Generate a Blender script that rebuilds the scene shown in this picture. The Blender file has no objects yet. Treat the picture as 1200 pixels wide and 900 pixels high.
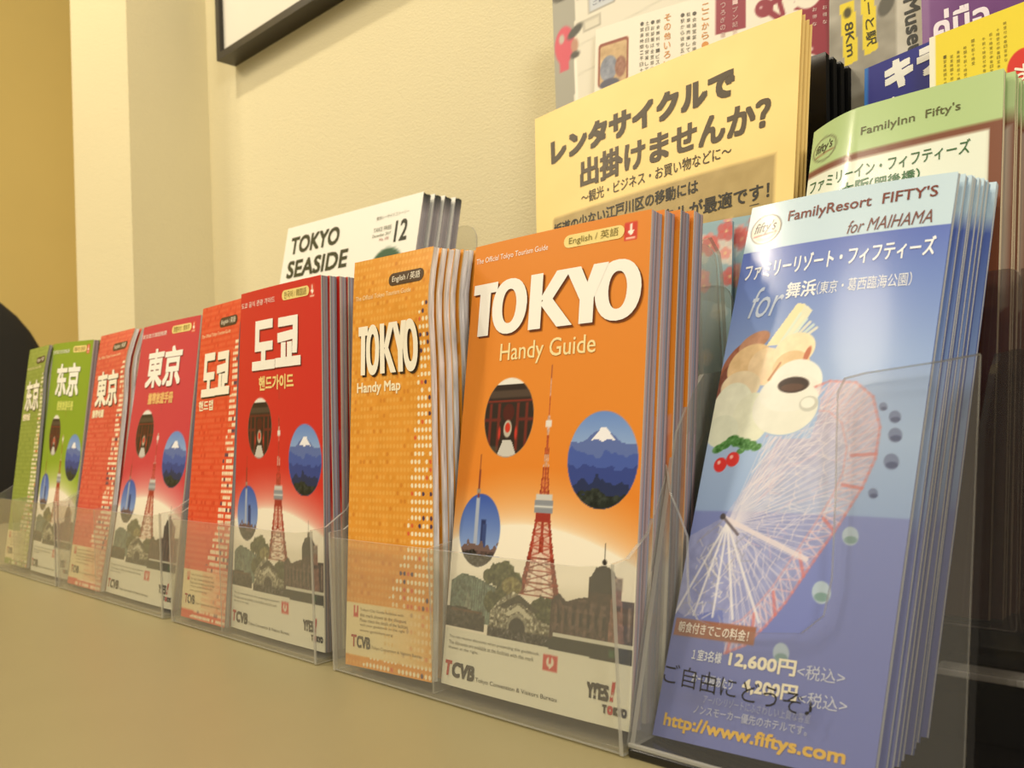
import bpy, math, random
import numpy as np
from mathutils import Vector, Matrix
random.seed(7)
SC = bpy.context.scene
R_ = math.radians

# ------------------------------------------------------------------ camera
yaw, pitch, roll = R_(43.31), R_(1.898), R_(-2.454)
F = Vector((-math.sin(yaw)*math.cos(pitch), math.cos(yaw)*math.cos(pitch), math.sin(pitch)))
Rt = Vector((math.cos(yaw), math.sin(yaw), 0)); Up = Rt.cross(F)
R2 = Rt*math.cos(roll) + Up*math.sin(roll); U2 = Up*math.cos(roll) - Rt*math.sin(roll)
cd = bpy.data.cameras.new('camera'); cam = bpy.data.objects.new('camera', cd); SC.collection.objects.link(cam)
M = Matrix((R2, U2, -F)).transposed().to_4x4(); M.translation = (0, 0, .131); cam.matrix_world = M
cd.sensor_width = 36; cd.lens = 36*1005/1200; cd.clip_start = .02
cd.dof.use_dof = True; cd.dof.focus_distance = .42; cd.dof.aperture_fstop = 17
SC.camera = cam
# ------------------------------------------------------------------ world, lamps, exposure
W = bpy.data.worlds.new('world'); SC.world = W; W.use_nodes = True
W.node_tree.nodes['Background'].inputs[0].default_value = (1.0, .89, .70, 1)
W.node_tree.nodes['Background'].inputs[1].default_value = .40
def lamp(name, loc, tgt, size, energy, col=(1, .87, .66)):
    l = bpy.data.lights.new(name, 'AREA'); l.shape = 'DISK'; l.size = size; l.energy = energy; l.color = col
    o = bpy.data.objects.new(name, l); SC.collection.objects.link(o); o.location = loc
    o.rotation_euler = (Vector(tgt)-Vector(loc)).to_track_quat('-Z', 'Y').to_euler()
    return o
lamp('ceiling_or_fill_lamp', (-.98, -.12, 1.64), (-.92, .56, .45), .06, 9.5)
lamp('ceiling_or_fill_lamp', (-1.02, -1.20, 1.70), (-.6, .4, .2), .40, 4.5)
L2 = lamp('ceiling_or_fill_lamp', (-1.73, -.84, 1.70), (-1.73, -.84, 0), .1, 13)  # strip light added where its reflection streaks the blue leaflet
L2.data.shape = 'RECTANGLE'; L2.data.size = .08; L2.data.size_y = .75; L2.rotation_euler = (0, 0, R_(133))
L3 = lamp('ceiling_or_fill_lamp', (-.10, -.60, 1.62), (-.15, .1, .1), .12, 6)  # added fill strip to light the front covers
L3.data.shape = 'RECTANGLE'; L3.data.size = .10; L3.data.size_y = 1.1; L3.rotation_euler = (R_(18), 0, 0)
lamp('ceiling_or_fill_lamp', (1.25, -.55, 1.1), (-.5, .35, .1), .5, 15, (1, .95, .88))  # neutral side light added from the right for the right-facing edges, below ceiling height
lamp('ceiling_or_fill_lamp', (-2.1, -.9, 1.70), (-2.8, .5, .4), .3, 14)  # added fill aimed at the ochre wall to brighten it
SC.view_settings.view_transform = 'Standard'; SC.view_settings.look = 'None'
SC.view_settings.gamma = 1; SC.view_settings.use_curve_mapping = False
SC.view_settings.exposure = 0.02
SC.cycles.transparent_max_bounces = 40; SC.cycles.max_bounces = 14
SC.cycles.use_denoising = True

# ------------------------------------------------------------------ materials
def lin(c):
    c = np.clip(np.asarray(c, float), 0, 1)
    return np.where(c <= .04045, c/12.92, ((c+.055)/1.055)**2.4)
def rgb(h):
    return tuple(int(h[i:i+2], 16)/255 for i in (0, 2, 4))
def principled(name):
    m = bpy.data.materials.new(name); m.use_nodes = True
    return m, m.node_tree.nodes, m.node_tree.links, m.node_tree.nodes['Principled BSDF']
def plain(name, hexc, rough=.5, metal=0, bump=None, coat=0, mott=0):
    m, N, L, P = principled(name)
    P.inputs['Base Color'].default_value = (*lin(rgb(hexc)), 1)
    P.inputs['Roughness'].default_value = rough; P.inputs['Metallic'].default_value = metal
    P.inputs['Coat Weight'].default_value = coat
    tc = N.new('ShaderNodeTexCoord')
    if mott:
        n = N.new('ShaderNodeTexNoise'); n.inputs['Scale'].default_value = mott; n.inputs['Detail'].default_value = 4
        L.new(tc.outputs['Object'], n.inputs['Vector'])
        mx = N.new('ShaderNodeMix'); mx.data_type = 'RGBA'
        c = lin(rgb(hexc)); mx.inputs[6].default_value = (*(c*.94), 1); mx.inputs[7].default_value = (*np.minimum(c*1.05, 1), 1)
        L.new(n.outputs['Fac'], mx.inputs[0]); L.new(mx.outputs[2], P.inputs['Base Color'])
    if bump:
        n = N.new('ShaderNodeTexNoise'); n.inputs['Scale'].default_value = bump[0]; n.inputs['Detail'].default_value = 3
        mp = N.new('ShaderNodeMapping'); mp.inputs['Scale'].default_value = bump[2] if len(bump) > 2 else (1, 1, 1)
        L.new(tc.outputs['Object'], mp.inputs[0]); L.new(mp.outputs[0], n.inputs['Vector'])
        b = N.new('ShaderNodeBump'); b.inputs['Strength'].default_value = bump[1]; b.inputs['Distance'].default_value = .001
        L.new(n.outputs['Fac'], b.inputs['Height']); L.new(b.outputs[0], P.inputs['Normal'])
    return m
def printed(name, rough, coat=0., spec=.5):
    m, N, L, P = principled(name)
    a = N.new('ShaderNodeAttribute'); a.attribute_name = 'Col'
    L.new(a.outputs['Color'], P.inputs['Base Color'])
    P.inputs['Roughness'].default_value = rough; P.inputs['Coat Weight'].default_value = coat
    P.inputs['Coat Roughness'].default_value = .10; P.inputs['Specular IOR Level'].default_value = spec
    return m
M_PRINT = printed('coated_print', .42, 0, .35)
M_GLOSS = printed('gloss_print', .22, .25)
M_EDGE = printed('paper_edges', .8, 0, .2)
def acrylic(name, haze, tint, gl):
    m = bpy.data.materials.new(name); m.use_nodes = True; N = m.node_tree.nodes; L = m.node_tree.links; N.clear()
    o = N.new('ShaderNodeOutputMaterial'); t = N.new('ShaderNodeBsdfTransparent'); t.inputs[0].default_value = (*tint, 1)
    g = N.new('ShaderNodeBsdfGlossy'); g.inputs[0].default_value = (1, 1, 1, 1); g.inputs['Roughness'].default_value = .06
    d = N.new('ShaderNodeBsdfDiffuse'); d.inputs[0].default_value = (.62, .60, .54, 1)
    a = N.new('ShaderNodeMixShader'); a.inputs[0].default_value = haze
    L.new(t.outputs[0], a.inputs[1]); L.new(d.outputs[0], a.inputs[2])
    lw = N.new('ShaderNodeLayerWeight'); pw = N.new('ShaderNodeMath'); pw.operation = 'POWER'; pw.inputs[1].default_value = 4; L.new(lw.outputs['Facing'], pw.inputs[0])
    f = N.new('ShaderNodeMath'); f.operation = 'MULTIPLY_ADD'; f.inputs[1].default_value = gl; f.inputs[2].default_value = .025; L.new(pw.outputs[0], f.inputs[0])
    b = N.new('ShaderNodeMixShader'); L.new(f.outputs[0], b.inputs[0]); L.new(a.outputs[0], b.inputs[1]); L.new(g.outputs[0], b.inputs[2])
    L.new(b.outputs[0], o.inputs[0]); return m
M_ACL = acrylic('glossy_clear_pocket', .035, (.97, .97, .97), .35)
M_ACV = acrylic('reflection_veil_side', .22, (.93, .93, .9), .5)  # diffuse haze stands in for wall and papers reflected in this panel
M_AC = acrylic('clear_acrylic', .10, (.97, .97, .95), .45)
M_ACE = acrylic('acrylic_cut_edge', .42, (.85, .86, .82), .7)
M_DIM = acrylic('dimmed_acrylic', .01, (.72, .70, .69), .2)  # grey tint; on the rack panels it stands in for dark reflections

# ------------------------------------------------------------------ object helpers
def mesh_obj(name, V, Fc, mats, parent=None, col=None, fcol=None, smooth=False, midx=None):
    me = bpy.data.meshes.new(name)
    if isinstance(V, np.ndarray) and isinstance(Fc, np.ndarray):
        nv, nf = len(V), len(Fc); k = Fc.shape[1]
        me.vertices.add(nv); me.vertices.foreach_set('co', V.astype(np.float32).ravel())
        me.loops.add(nf*k); me.loops.foreach_set('vertex_index', Fc.astype(np.int32).ravel())
        me.polygons.add(nf); me.polygons.foreach_set('loop_start', np.arange(0, nf*k, k, dtype=np.int32))
        me.update(calc_edges=True)
    else:
        me.from_pydata([tuple(v) for v in V], [], [tuple(int(i) for i in f) for f in Fc]); me.update()
    if col is not None:
        a = me.color_attributes.new('Col', 'FLOAT_COLOR', 'POINT')
        c = np.ones((len(V), 4), np.float32); c[:, :3] = lin(col); a.data.foreach_set('color', c.ravel())
    for m in (mats if isinstance(mats, (list, tuple)) else [mats]): me.materials.append(m)
    if midx is not None: me.polygons.foreach_set('material_index', np.array(midx, np.int32))
    me.polygons.foreach_set('use_smooth', np.full(len(me.polygons), smooth))
    me.update()
    o = bpy.data.objects.new(name, me); SC.collection.objects.link(o)
    if parent: o.parent = parent
    return o
def empty(name, loc, label, cat, group=None):
    o = bpy.data.objects.new(name, None); SC.collection.objects.link(o); o.location = loc; o.empty_display_size = .02
    o['label'] = label; o['category'] = cat
    if group: o['group'] = group
    return o
def tag(o, label=None, cat=None, group=None, kind=None):
    for k, v in (('label', label), ('category', cat), ('group', group), ('kind', kind)):
        if v: o[k] = v
    return o
def box(name, lo, hi, mat, parent=None, bev=0, off=(0, 0, 0)):
    x0, y0, z0 = [a-b for a, b in zip(lo, off)]; x1, y1, z1 = [a-b for a, b in zip(hi, off)]
    V = [(x, y, z) for z in (z0, z1) for y in (y0, y1) for x in (x0, x1)]
    Fc = [(0, 2, 3, 1), (4, 5, 7, 6), (0, 1, 5, 4), (2, 6, 7, 3), (0, 4, 6, 2), (1, 3, 7, 5)]
    o = mesh_obj(name, V, Fc, mat, parent)
    if bev:
        b = o.modifiers.new('bevel', 'BEVEL'); b.width = bev; b.segments = 3; b.limit_method = 'ANGLE'
    return o
def prism(name, pts, nrm, th, mats, parent, off):
    """closed plate: 3D outline pts (coplanar) extruded by th along nrm; rim faces get mats[1]"""
    n = len(pts); nrm = np.array(nrm, float); A = np.array(pts, float)-np.array(off)
    V = np.concatenate([A, A+nrm*th]); Fc = [tuple(range(n)), tuple(range(2*n-1, n-1, -1))]
    Fc += [(i, i+n, (i+1) % n+n, (i+1) % n) for i in range(n)]
    return mesh_obj(name, V.tolist(), Fc, mats, parent, midx=[0, 0]+[1]*n)
def rounded(pts, rad, seg=5):
    """2D outline with corner radii"""
    out = []; n = len(pts)
    for i, p in enumerate(pts):
        r = rad[i] if isinstance(rad, (list, tuple)) else rad
        if r <= 0: out.append(tuple(p)); continue
        p = np.array(p, float); a = np.array(pts[i-1], float)-p; b = np.array(pts[(i+1) % n], float)-p
        a /= np.linalg.norm(a); b /= np.linalg.norm(b); P0 = p+a*r; P1 = p+b*r
        for k in range(seg+1):
            t = k/seg; out.append(tuple((1-t)**2*P0+2*t*(1-t)*p+t*t*P1))
    return out

# ------------------------------------------------------------------ raster canvas: flat print is painted here in millimetres
class Canvas:
    def __init__(s, w, h, res, base=(1, 1, 1)):
        s.w, s.h = w, h; s.nx = int(round(w/res))+1; s.ny = int(round(h/res))+1; s.res = w/(s.nx-1)
        s.X, s.Y = np.meshgrid(np.linspace(0, w, s.nx), np.linspace(0, h, s.ny))
        s.c = np.zeros((s.ny, s.nx, 3)); s.c[:] = base
    def put(s, m, col):
        m = np.clip(m, 0, 1)[..., None]; s.c = s.c*(1-m)+np.asarray(col)*m
    def sd(s, d): return np.clip(.5-d/s.res, 0, 1)
    def ell(s, cx, cy, rx, ry, rot=0):
        x, y = s.X-cx, s.Y-cy; c, n = math.cos(R_(rot)), math.sin(R_(rot)); x, y = x*c+y*n, -x*n+y*c
        return s.sd((np.sqrt((x/rx)**2+(y/ry)**2)-1)*min(rx, ry))
    def rect(s, x0, y0, x1, y1):
        return s.sd(np.maximum(np.maximum(x0-s.X, s.X-x1), np.maximum(y0-s.Y, s.Y-y1)))
    def rrect(s, x0, y0, x1, y1, r):
        dx = np.maximum(np.maximum(x0+r-s.X, s.X-x1+r), 0); dy = np.maximum(np.maximum(y0+r-s.Y, s.Y-y1+r), 0)
        return s.sd(np.hypot(dx, dy)-r)
    def line(s, x0, y0, x1, y1, w):
        dx, dy = x1-x0, y1-y0; t = np.clip(((s.X-x0)*dx+(s.Y-y0)*dy)/(dx*dx+dy*dy+1e-9), 0, 1)
        return s.sd(np.hypot(s.X-x0-t*dx, s.Y-y0-t*dy)-w/2)*min(1, w/s.res)
    def poly(s, P):
        ins = np.zeros(s.X.shape, bool); n = len(P)
        for i in range(n):
            x0, y0 = P[i]; x1, y1 = P[(i+1) % n]
            if y0 == y1: continue
            ins ^= ((s.Y > y0) != (s.Y > y1)) & (s.X < (x1-x0)*(s.Y-y0)/(y1-y0)+x0)
        return ins.astype(float)
    def noise(s, sc, seed=0, oc=2):
        out = 0; amp = 1; tot = 0; r = np.random.RandomState(seed)
        for k in range(oc):
            g = r.rand(int(s.h/sc)+3, int(s.w/sc)+3); fx, fy = s.X/sc, s.Y/sc; ix, iy = fx.astype(int), fy.astype(int); tx, ty = fx-ix, fy-iy
            tx = tx*tx*(3-2*tx); ty = ty*ty*(3-2*ty)
            out = out+amp*((g[iy, ix]*(1-tx)+g[iy, ix+1]*tx)*(1-ty)+(g[iy+1, ix]*(1-tx)+g[iy+1, ix+1]*tx)*ty); tot += amp; amp *= .6; sc /= 2
        return out/tot
    def speck(s, mask, col, sc, seed, amt=.15):
        n = s.noise(sc, seed, 3)[..., None]-.5; c = np.clip(np.asarray(col)+n*amt*2, 0, 1); m = np.clip(mask, 0, 1)[..., None]; s.c = s.c*(1-m)+c*m

# ------------------------------------------------------------------ page surfaces
class Surf:
    """curved sheet through corners TL TR BR BL (metres); bow = outward bulge, fn(u,v) = extra outward offset"""
    def __init__(s, cor, w, h, bow=0, fn=None, org=None):
        s.TL, s.TR, s.BR, s.BL = [np.array(c, float) for c in cor]; s.w, s.h, s.bow, s.fn = w, h, bow, fn
        n = np.cross(s.TR+s.BR-s.TL-s.BL, s.TL+s.TR-s.BL-s.BR); s.n = n/np.linalg.norm(n)
        s.org = np.array(org if org is not None else s.BL, float)
    def __call__(s, x, y, off=0):
        """x,y in mm, off outward in metres"""
        u = (np.asarray(x, float)/s.w)[..., None]; v = (np.asarray(y, float)/s.h)[..., None]
        P = (s.BL*(1-u)+s.BR*u)*(1-v)+(s.TL*(1-u)+s.TR*u)*v
        d = s.bow*4*u*(1-u)+off
        if s.fn: d = d+s.fn(u, v)
        return P+s.n*d-s.org
def grid_faces(nx, ny, rev=False):
    i = np.arange(nx-1)[None]+np.arange(ny-1)[:, None]*nx; i = i.ravel()
    f = np.stack([i, i+1, i+nx+1, i+nx], 1)
    return f[:, ::-1] if rev else f
def cover(cv, surf, parent, mat, name='cover', off=.0001):
    V = surf(cv.X, cv.Y, off).reshape(-1, 3)
    return mesh_obj(name, V, grid_faces(cv.nx, cv.ny), mat, parent, col=cv.c.reshape(-1, 3), smooth=True)
def coarse(cv, step):
    c = Canvas(cv.w, cv.h, step); iy = np.clip((c.Y/cv.h*(cv.ny-1)).round().astype(int), 0, cv.ny-1); ix = np.clip((c.X/cv.w*(cv.nx-1)).round().astype(int), 0, cv.nx-1)
    c.c = cv.c[iy, ix].copy(); return c
def page_block(surf, th, layers, parent, inset=.3, colfn=None, seed=0, nu=5, nv=18, name='pages'):
    """stack of thin closed slabs behind the cover, each slightly in or out"""
    r = random.Random(seed); V = []; Fc = []; C = []
    us = np.linspace(0, 1, nu+1); vs = np.linspace(0, 1, nv+1); b = 0
    for k in range(layers):
        d0 = -th*k/layers; d1 = -th*(k+.93)/layers; ins = r.uniform(0, inset)
        X, Y = np.meshgrid(us*(surf.w-ins), vs*(surf.h-ins*.5)); n = X.size
        A = surf(X, Y, d0).reshape(-1, 3); B = surf(X, Y, d1).reshape(-1, 3)
        V += [A, B]; g = grid_faces(nu+1, nv+1)
        Fc += [g+b, g[:, ::-1]+b+n]
        idx = np.arange(n).reshape(nv+1, nu+1)
        for e in (idx[0], idx[:, -1], idx[-1][::-1], idx[::-1, 0]):
            Fc.append(np.stack([e[:-1], e[:-1]+n, e[1:]+n, e[1:]], 1)+b)
        c = np.array(colfn(k, r, Y.ravel()/surf.h)) if colfn else np.array((.6, .58, .58))
        c = np.broadcast_to(c, (n, 3)); C += [c, c]; b += 2*n
    return mesh_obj(name, np.concatenate(V), np.concatenate(Fc), M_EDGE, parent, col=np.concatenate(C))

# ------------------------------------------------------------------ lettering
_tc = {}
def text_geo(s, bold, shear):
    k = (s, round(bold, 3), shear)
    if k in _tc: return _tc[k]
    cu = bpy.data.curves.new('lettering', 'FONT'); cu.body = s; cu.size = 1; cu.offset = bold; cu.shear = shear; cu.resolution_u = 3; cu.fill_mode = 'FRONT'
    ob = bpy.data.objects.new('lettering', cu); SC.collection.objects.link(ob)
    bpy.context.view_layer.update()
    me = ob.evaluated_get(bpy.context.evaluated_depsgraph_get()).to_mesh()
    V = np.empty(len(me.vertices)*3, np.float32); me.vertices.foreach_get('co', V); V = V.reshape(-1, 3)[:, :2].astype(float)
    me.calc_loop_triangles(); T = np.empty(len(me.loop_triangles)*3, np.int32); me.loop_triangles.foreach_get('vertices', T); T = T.reshape(-1, 3)
    ob.to_mesh_clear(); bpy.data.objects.remove(ob); bpy.data.curves.remove(cu)
    _tc[k] = (V, T); return V, T
def lettering(items, surf, parent, mat, name='lettering', base=.00018):
    """items: (text, x, y, w, h, colour, options) boxes in mm; polygons: ('#poly', pts, colour)"""
    if any(i[0] == '#plate' for i in items):
        lettering([('#poly',)+tuple(i[1:]) for i in items if i[0] == '#plate'], surf, parent, mat, 'label_plate', base); items = [i for i in items if i[0] != '#plate']
    full = []
    for it in items:                                       # heavier type: the same glyphs struck again around the first
        o = it[6] if len(it) > 6 else {}
        if it[0] == '#poly' or not o.get('b'): full.append(it); continue
        rr = o['b']*it[4]*1.15
        ring = [(1, 1), (-1, 1), (1, -1), (-1, -1), (0, 0)] if it[4] < 10 else [(1, 1), (0, 1), (-1, 1), (-1, 0), (1, 0), (1, -1), (0, -1), (-1, -1), (0, 0)]
        full += [(it[0], it[1]+rr+rr*a, it[2]+rr+rr*b2, None if it[3] is None else it[3]-2*rr, it[4]-2*rr, it[5], dict(o, up=.14*k)) for k, (a, b2) in enumerate(ring)]
    VV = []; TT = []; CC = []; b = 0
    for q, it in enumerate(full):
        if it[0] == '#poly':
            P = np.array(it[1], float); T = np.array([(0, i, i+1) for i in range(1, len(P)-1)]); col = it[2]; lay = it[3] if len(it) > 3 else 2
        else:
            s, x, y, w, h, colh = it[:6]; o = it[6] if len(it) > 6 else {}
            V, T = text_geo(s, 0, o.get('sh', 0))
            if not len(T): continue
            lo, hi = V.min(0), V.max(0); P = V-lo
            sy = h/(hi[1]-lo[1]); sx = sy if w is None else w/(hi[0]-lo[0])
            P = P*[sx, sy]; a = R_(o.get('rot', 0)); c, n = math.cos(a), math.sin(a)
            P = np.stack([P[:, 0]*c-P[:, 1]*n+x, P[:, 0]*n+P[:, 1]*c+y], 1); col = colh; lay = o.get('lay', 1)*2+o.get('up', 0)
        col = rgb(col) if isinstance(col, str) else col
        Q = surf(P[:, 0], P[:, 1], base+lay*.00006)
        a3 = P[T]; area = (a3[:, 1, 0]-a3[:, 0, 0])*(a3[:, 2, 1]-a3[:, 0, 1])-(a3[:, 2, 0]-a3[:, 0, 0])*(a3[:, 1, 1]-a3[:, 0, 1])
        T = np.where((area < 0)[:, None], T[:, ::-1], T)
        VV.append(Q); TT.append(T+b); CC.append(np.tile(col, (len(P), 1))); b += len(P)
    return mesh_obj(name, np.concatenate(VV), np.concatenate(TT), mat, parent, col=np.concatenate(CC))

# ------------------------------------------------------------------ setting
M_WALL = plain('woven_wallpaper', 'e5dab2', .85, bump=(420, .6, (1, 1, 1.6)), mott=3)
M_WALL2 = plain('ochre_wallpaper', 'e6cc7c', .85, bump=(700, .3, (1, 1, 2.2)), mott=3)
M_TOP = plain('beige_laminate', '9a8f69', .40, bump=(1500, .08), mott=14)
M_FLOOR = plain('dark_carpet', '5b4c3c', .95, bump=(400, .6))
struct = lambda n, lo, hi, m: tag(box(n, lo, hi, m), kind='structure')
struct('wall_back', (-1.0651, .56, -.75), (1.2, .66, 1.75), M_WALL)
struct('wall_pillar', (-1.2491, .4531, -.75), (-1.0651, .66, 1.75), M_WALL)
struct('wall_left', (-2.9, -2.2, -.75), (-2.8, 1.6, 1.75), M_WALL2)
struct('wall_far', (-2.8, 1.5, -.75), (-1.15, 1.6, 1.75), M_WALL2)
struct('floor', (-2.9, -2.2, -.80), (1.2, 1.6, -.75), M_FLOOR)
c = box('countertop', (-1.42, -.55, -.04), (.9, .56, 0), M_TOP, bev=.004)
tag(c, 'beige laminate countertop running along the wall under the holders', 'counter')
c2 = box('counter_front', (-1.36, -.45, -.75), (.86, .52, -.04), plain('counter_panel', '9c8a63', .6))
tag(c2, 'tan panelled counter body beneath the beige top', 'counter')

# framed picture on the wall
def picture():
    x0, x1, z0, z1, yf, yb = -.9915, -.42, .590, 1.0, .534, .56
    t = empty('framed_picture', (x0, yb, z0), 'black framed picture hanging high on the cream wall', 'picture')
    mb = plain('black_frame', '2a241c', .35); mw = plain('picture_mat', 'e6dfcf', .5, mott=8); off = (x0, yb, z0)
    w = .009
    pts = [((x0, z0), (x1, z0), (x1-w, z0+w), (x0+w, z0+w)), ((x1, z0), (x1, z1), (x1-w, z1-w), (x1-w, z0+w)),
           ((x1, z1), (x0, z1), (x0+w, z1-w), (x1-w, z1-w)), ((x0, z1), (x0, z0), (x0+w, z0+w), (x0+w, z1-w))]
    for p in pts: prism('frame_side', [(a, yf, b) for a, b in p], (0, 1, 0), yb-yf, [mb, mb], t, off)
    box('backing', (x0+w, yf+.006, z0+w), (x1-w, yb-.001, z1-w), mw, t, off=off)
    box('print', (x0+.14, yf+.0045, z0+.12), (x1-.14, yf+.006, z1-.12), plain('faded_print', 'cbb59a', .5, mott=20), t, off=off)
picture()

# office chair beyond the counter end
def lathe_sup(name, c, hw, hh, hd, mat, parent, off, px=2.4):
    V = []; Fc = []; nu, nv = 40, 16
    for j in range(nv+1):
        ph = -math.pi/2+math.pi*j/nv
        for i in range(nu):
            th = 2*math.pi*i/nu; r = math.cos(ph)
            sx = math.copysign(abs(math.cos(th))**(2/px), math.cos(th)); sz = math.copysign(abs(math.sin(th))**(2/px), math.sin(th))
            V.append((c[0]+hd*math.sin(ph)-off[0], c[1]+hw*sx*r**.35-off[1], c[2]+hh*sz*r**.35-off[2]))
    for j in range(nv):
        for i in range(nu): Fc.append((j*nu+i, j*nu+(i+1) % nu, (j+1)*nu+(i+1) % nu, (j+1)*nu+i))
    return mesh_obj(name, V, Fc, mat, parent, smooth=True)
def chair():
    b = (-1.85, .30, -.75); t = empty('office_chair', b, 'black round-backed office chair beyond the far end of the counter', 'chair')
    m = plain('black_fabric', '2b2924', .85, bump=(600, .4)); mm = plain('black_plastic_chair', '151515', .4)
    lathe_sup('backrest', (-1.75, .345, .155), .245, .262, .035, m, t, b, 2.3)
    V = lathe_sup('seat', (-1.50-.5, .30, -.28), .23, .23, .04, m, t, b); V.data.transform(Matrix.Translation((-.15, 0, .47)) @ Matrix.Rotation(R_(90), 4, 'Y') @ Matrix.Translation((.15, 0, -.47)))
    box('back_support', (-1.82, .27, -.33), (-1.785, .33, .05), mm, t, .008, off=b)
    box('gas_post', (-2.025, .275, -.66), (-1.975, .325, -.32), mm, t, .02, off=b)
    for k in range(5):
        a = k*2*math.pi/5; o = box('base_leg', (0, -.02, -.02), (.28, .02, .02), mm, t, .008); o.location = (-.15, 0, .08); o.rotation_euler = (0, R_(5), a)
        w = lathe_sup('caster', (0, 0, 0), .028, .028, .02, mm, o, (0, 0, 0), 2); w.location = (.27, 0, -.03)
chair()

# ------------------------------------------------------------------ cover artwork (flat print), millimetres from the lower left corner
def heavy_tokyo(x, y, w, h, col, lay):
    P = []; ax = lambda pts: P.append(('#poly', [(x+a*w, y+b*h) for a, b in pts], col, lay+.07*len(P)))
    ax([(0, .80), (0, .985), (.168, .985), (.168, .80)]); ax([(.047, .015), (.047, .84), (.122, .84), (.122, .015)])
    for cx, rw in ((.255, .115), (.882, .118)):
        for k in range(28):
            a, b = 2*math.pi*k/28, 2*math.pi*(k+1)/28; q = lambda t, m, n: (cx+rw*m*math.copysign(abs(math.cos(t))**.9, math.cos(t)), .5+.5*n*math.copysign(abs(math.sin(t))**.95, math.sin(t)))
            ax([q(a, .40, .62), q(a, 1, 1), q(b, 1, 1), q(b, .40, .62)])
    ax([(.388, .015), (.388, .985), (.463, .985), (.463, .015)]); ax([(.45, .52), (.545, .985), (.632, .985), (.52, .47)]); ax([(.455, .44), (.50, .62), (.648, .015), (.56, .015)])
    ax([(.596, .985), (.682, .985), (.755, .46), (.690, .38)]); ax([(.752, .985), (.832, .985), (.755, .38), (.695, .46)]); ax([(.684, .015), (.684, .46), (.760, .46), (.760, .015)])
    return P
def photo_tower(c, x, ytop, ybase, wb, red=(.62, .22, .15)):
    H = ytop-ybase
    prof = lambda t: .35+(wb/2-.35)*(t**2.6)           # t 0 top .. 1 base
    Y = c.Y; t = np.clip((ytop-Y)/H, 0, 1); hw = .35+(wb/2-.35)*t**2.6; inside = (np.abs(c.X-x) < hw) & (Y < ytop) & (Y > ybase)
    d = np.abs(c.X-x)/hw
    dens = np.clip(.95-.45*t, 0, 1)*(.75+.25*np.sin(Y*3.1))
    leg = (d > .72) | (d < .18)
    arch = (t > .80) & (np.abs(c.X-x) < hw*.55*np.clip((t-.8)/.2, 0, 1)**.5*1.2)
    m = inside*(np.where(leg, .95, dens*.72))*np.where(arch, .2, 1)
    band = (np.floor(t*11) % 2 == 0) & (t < .42)
    col = np.where(band[..., None], (.80, .66, .60), red)
    n = c.noise(1.0, 3, 2)[..., None]-.5
    c.c = c.c*(1-m[..., None])+np.clip(col+n*.3, 0, 1)*m[..., None]
    for k in range(9):                                     # cross bracing
        ta, tb = .5+k*.055, .5+(k+1)*.055; ya, yb = ytop-H*ta, ytop-H*tb; wa, wb_ = prof(ta), prof(tb)
        c.put(c.line(x-wa, ya, x+wb_, yb, .45), (.62, .2, .14)); c.put(c.line(x+wa, ya, x-wb_, yb, .45), (.62, .2, .14)); c.put(c.line(x-wb_, yb, x+wb_, yb, .6), (.7, .3, .22))
    yo = ytop-H*.595; c.put(c.rect(x-5.2, yo-3.2, x+5.2, yo+2.4), (.55, .57, .6)); c.put(c.rect(x-4.6, yo+2.4, x+4.6, yo+5), (.8, .8, .78))
    c.put(c.rect(x-5.2, yo-.8, x+5.2, yo), (.85, .86, .85)); c.put(c.rect(x-4.2, yo-7, x+4.2, yo-3.2), (.62, .2, .15))
    ys = ytop-H*.22; c.put(c.rect(x-1.7, ys-1.5, x+1.7, ys+1.5), (.9, .88, .85))
    c.put(c.line(x, ytop-.5, x, ytop+5, .6), (.6, .3, .2))
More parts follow.
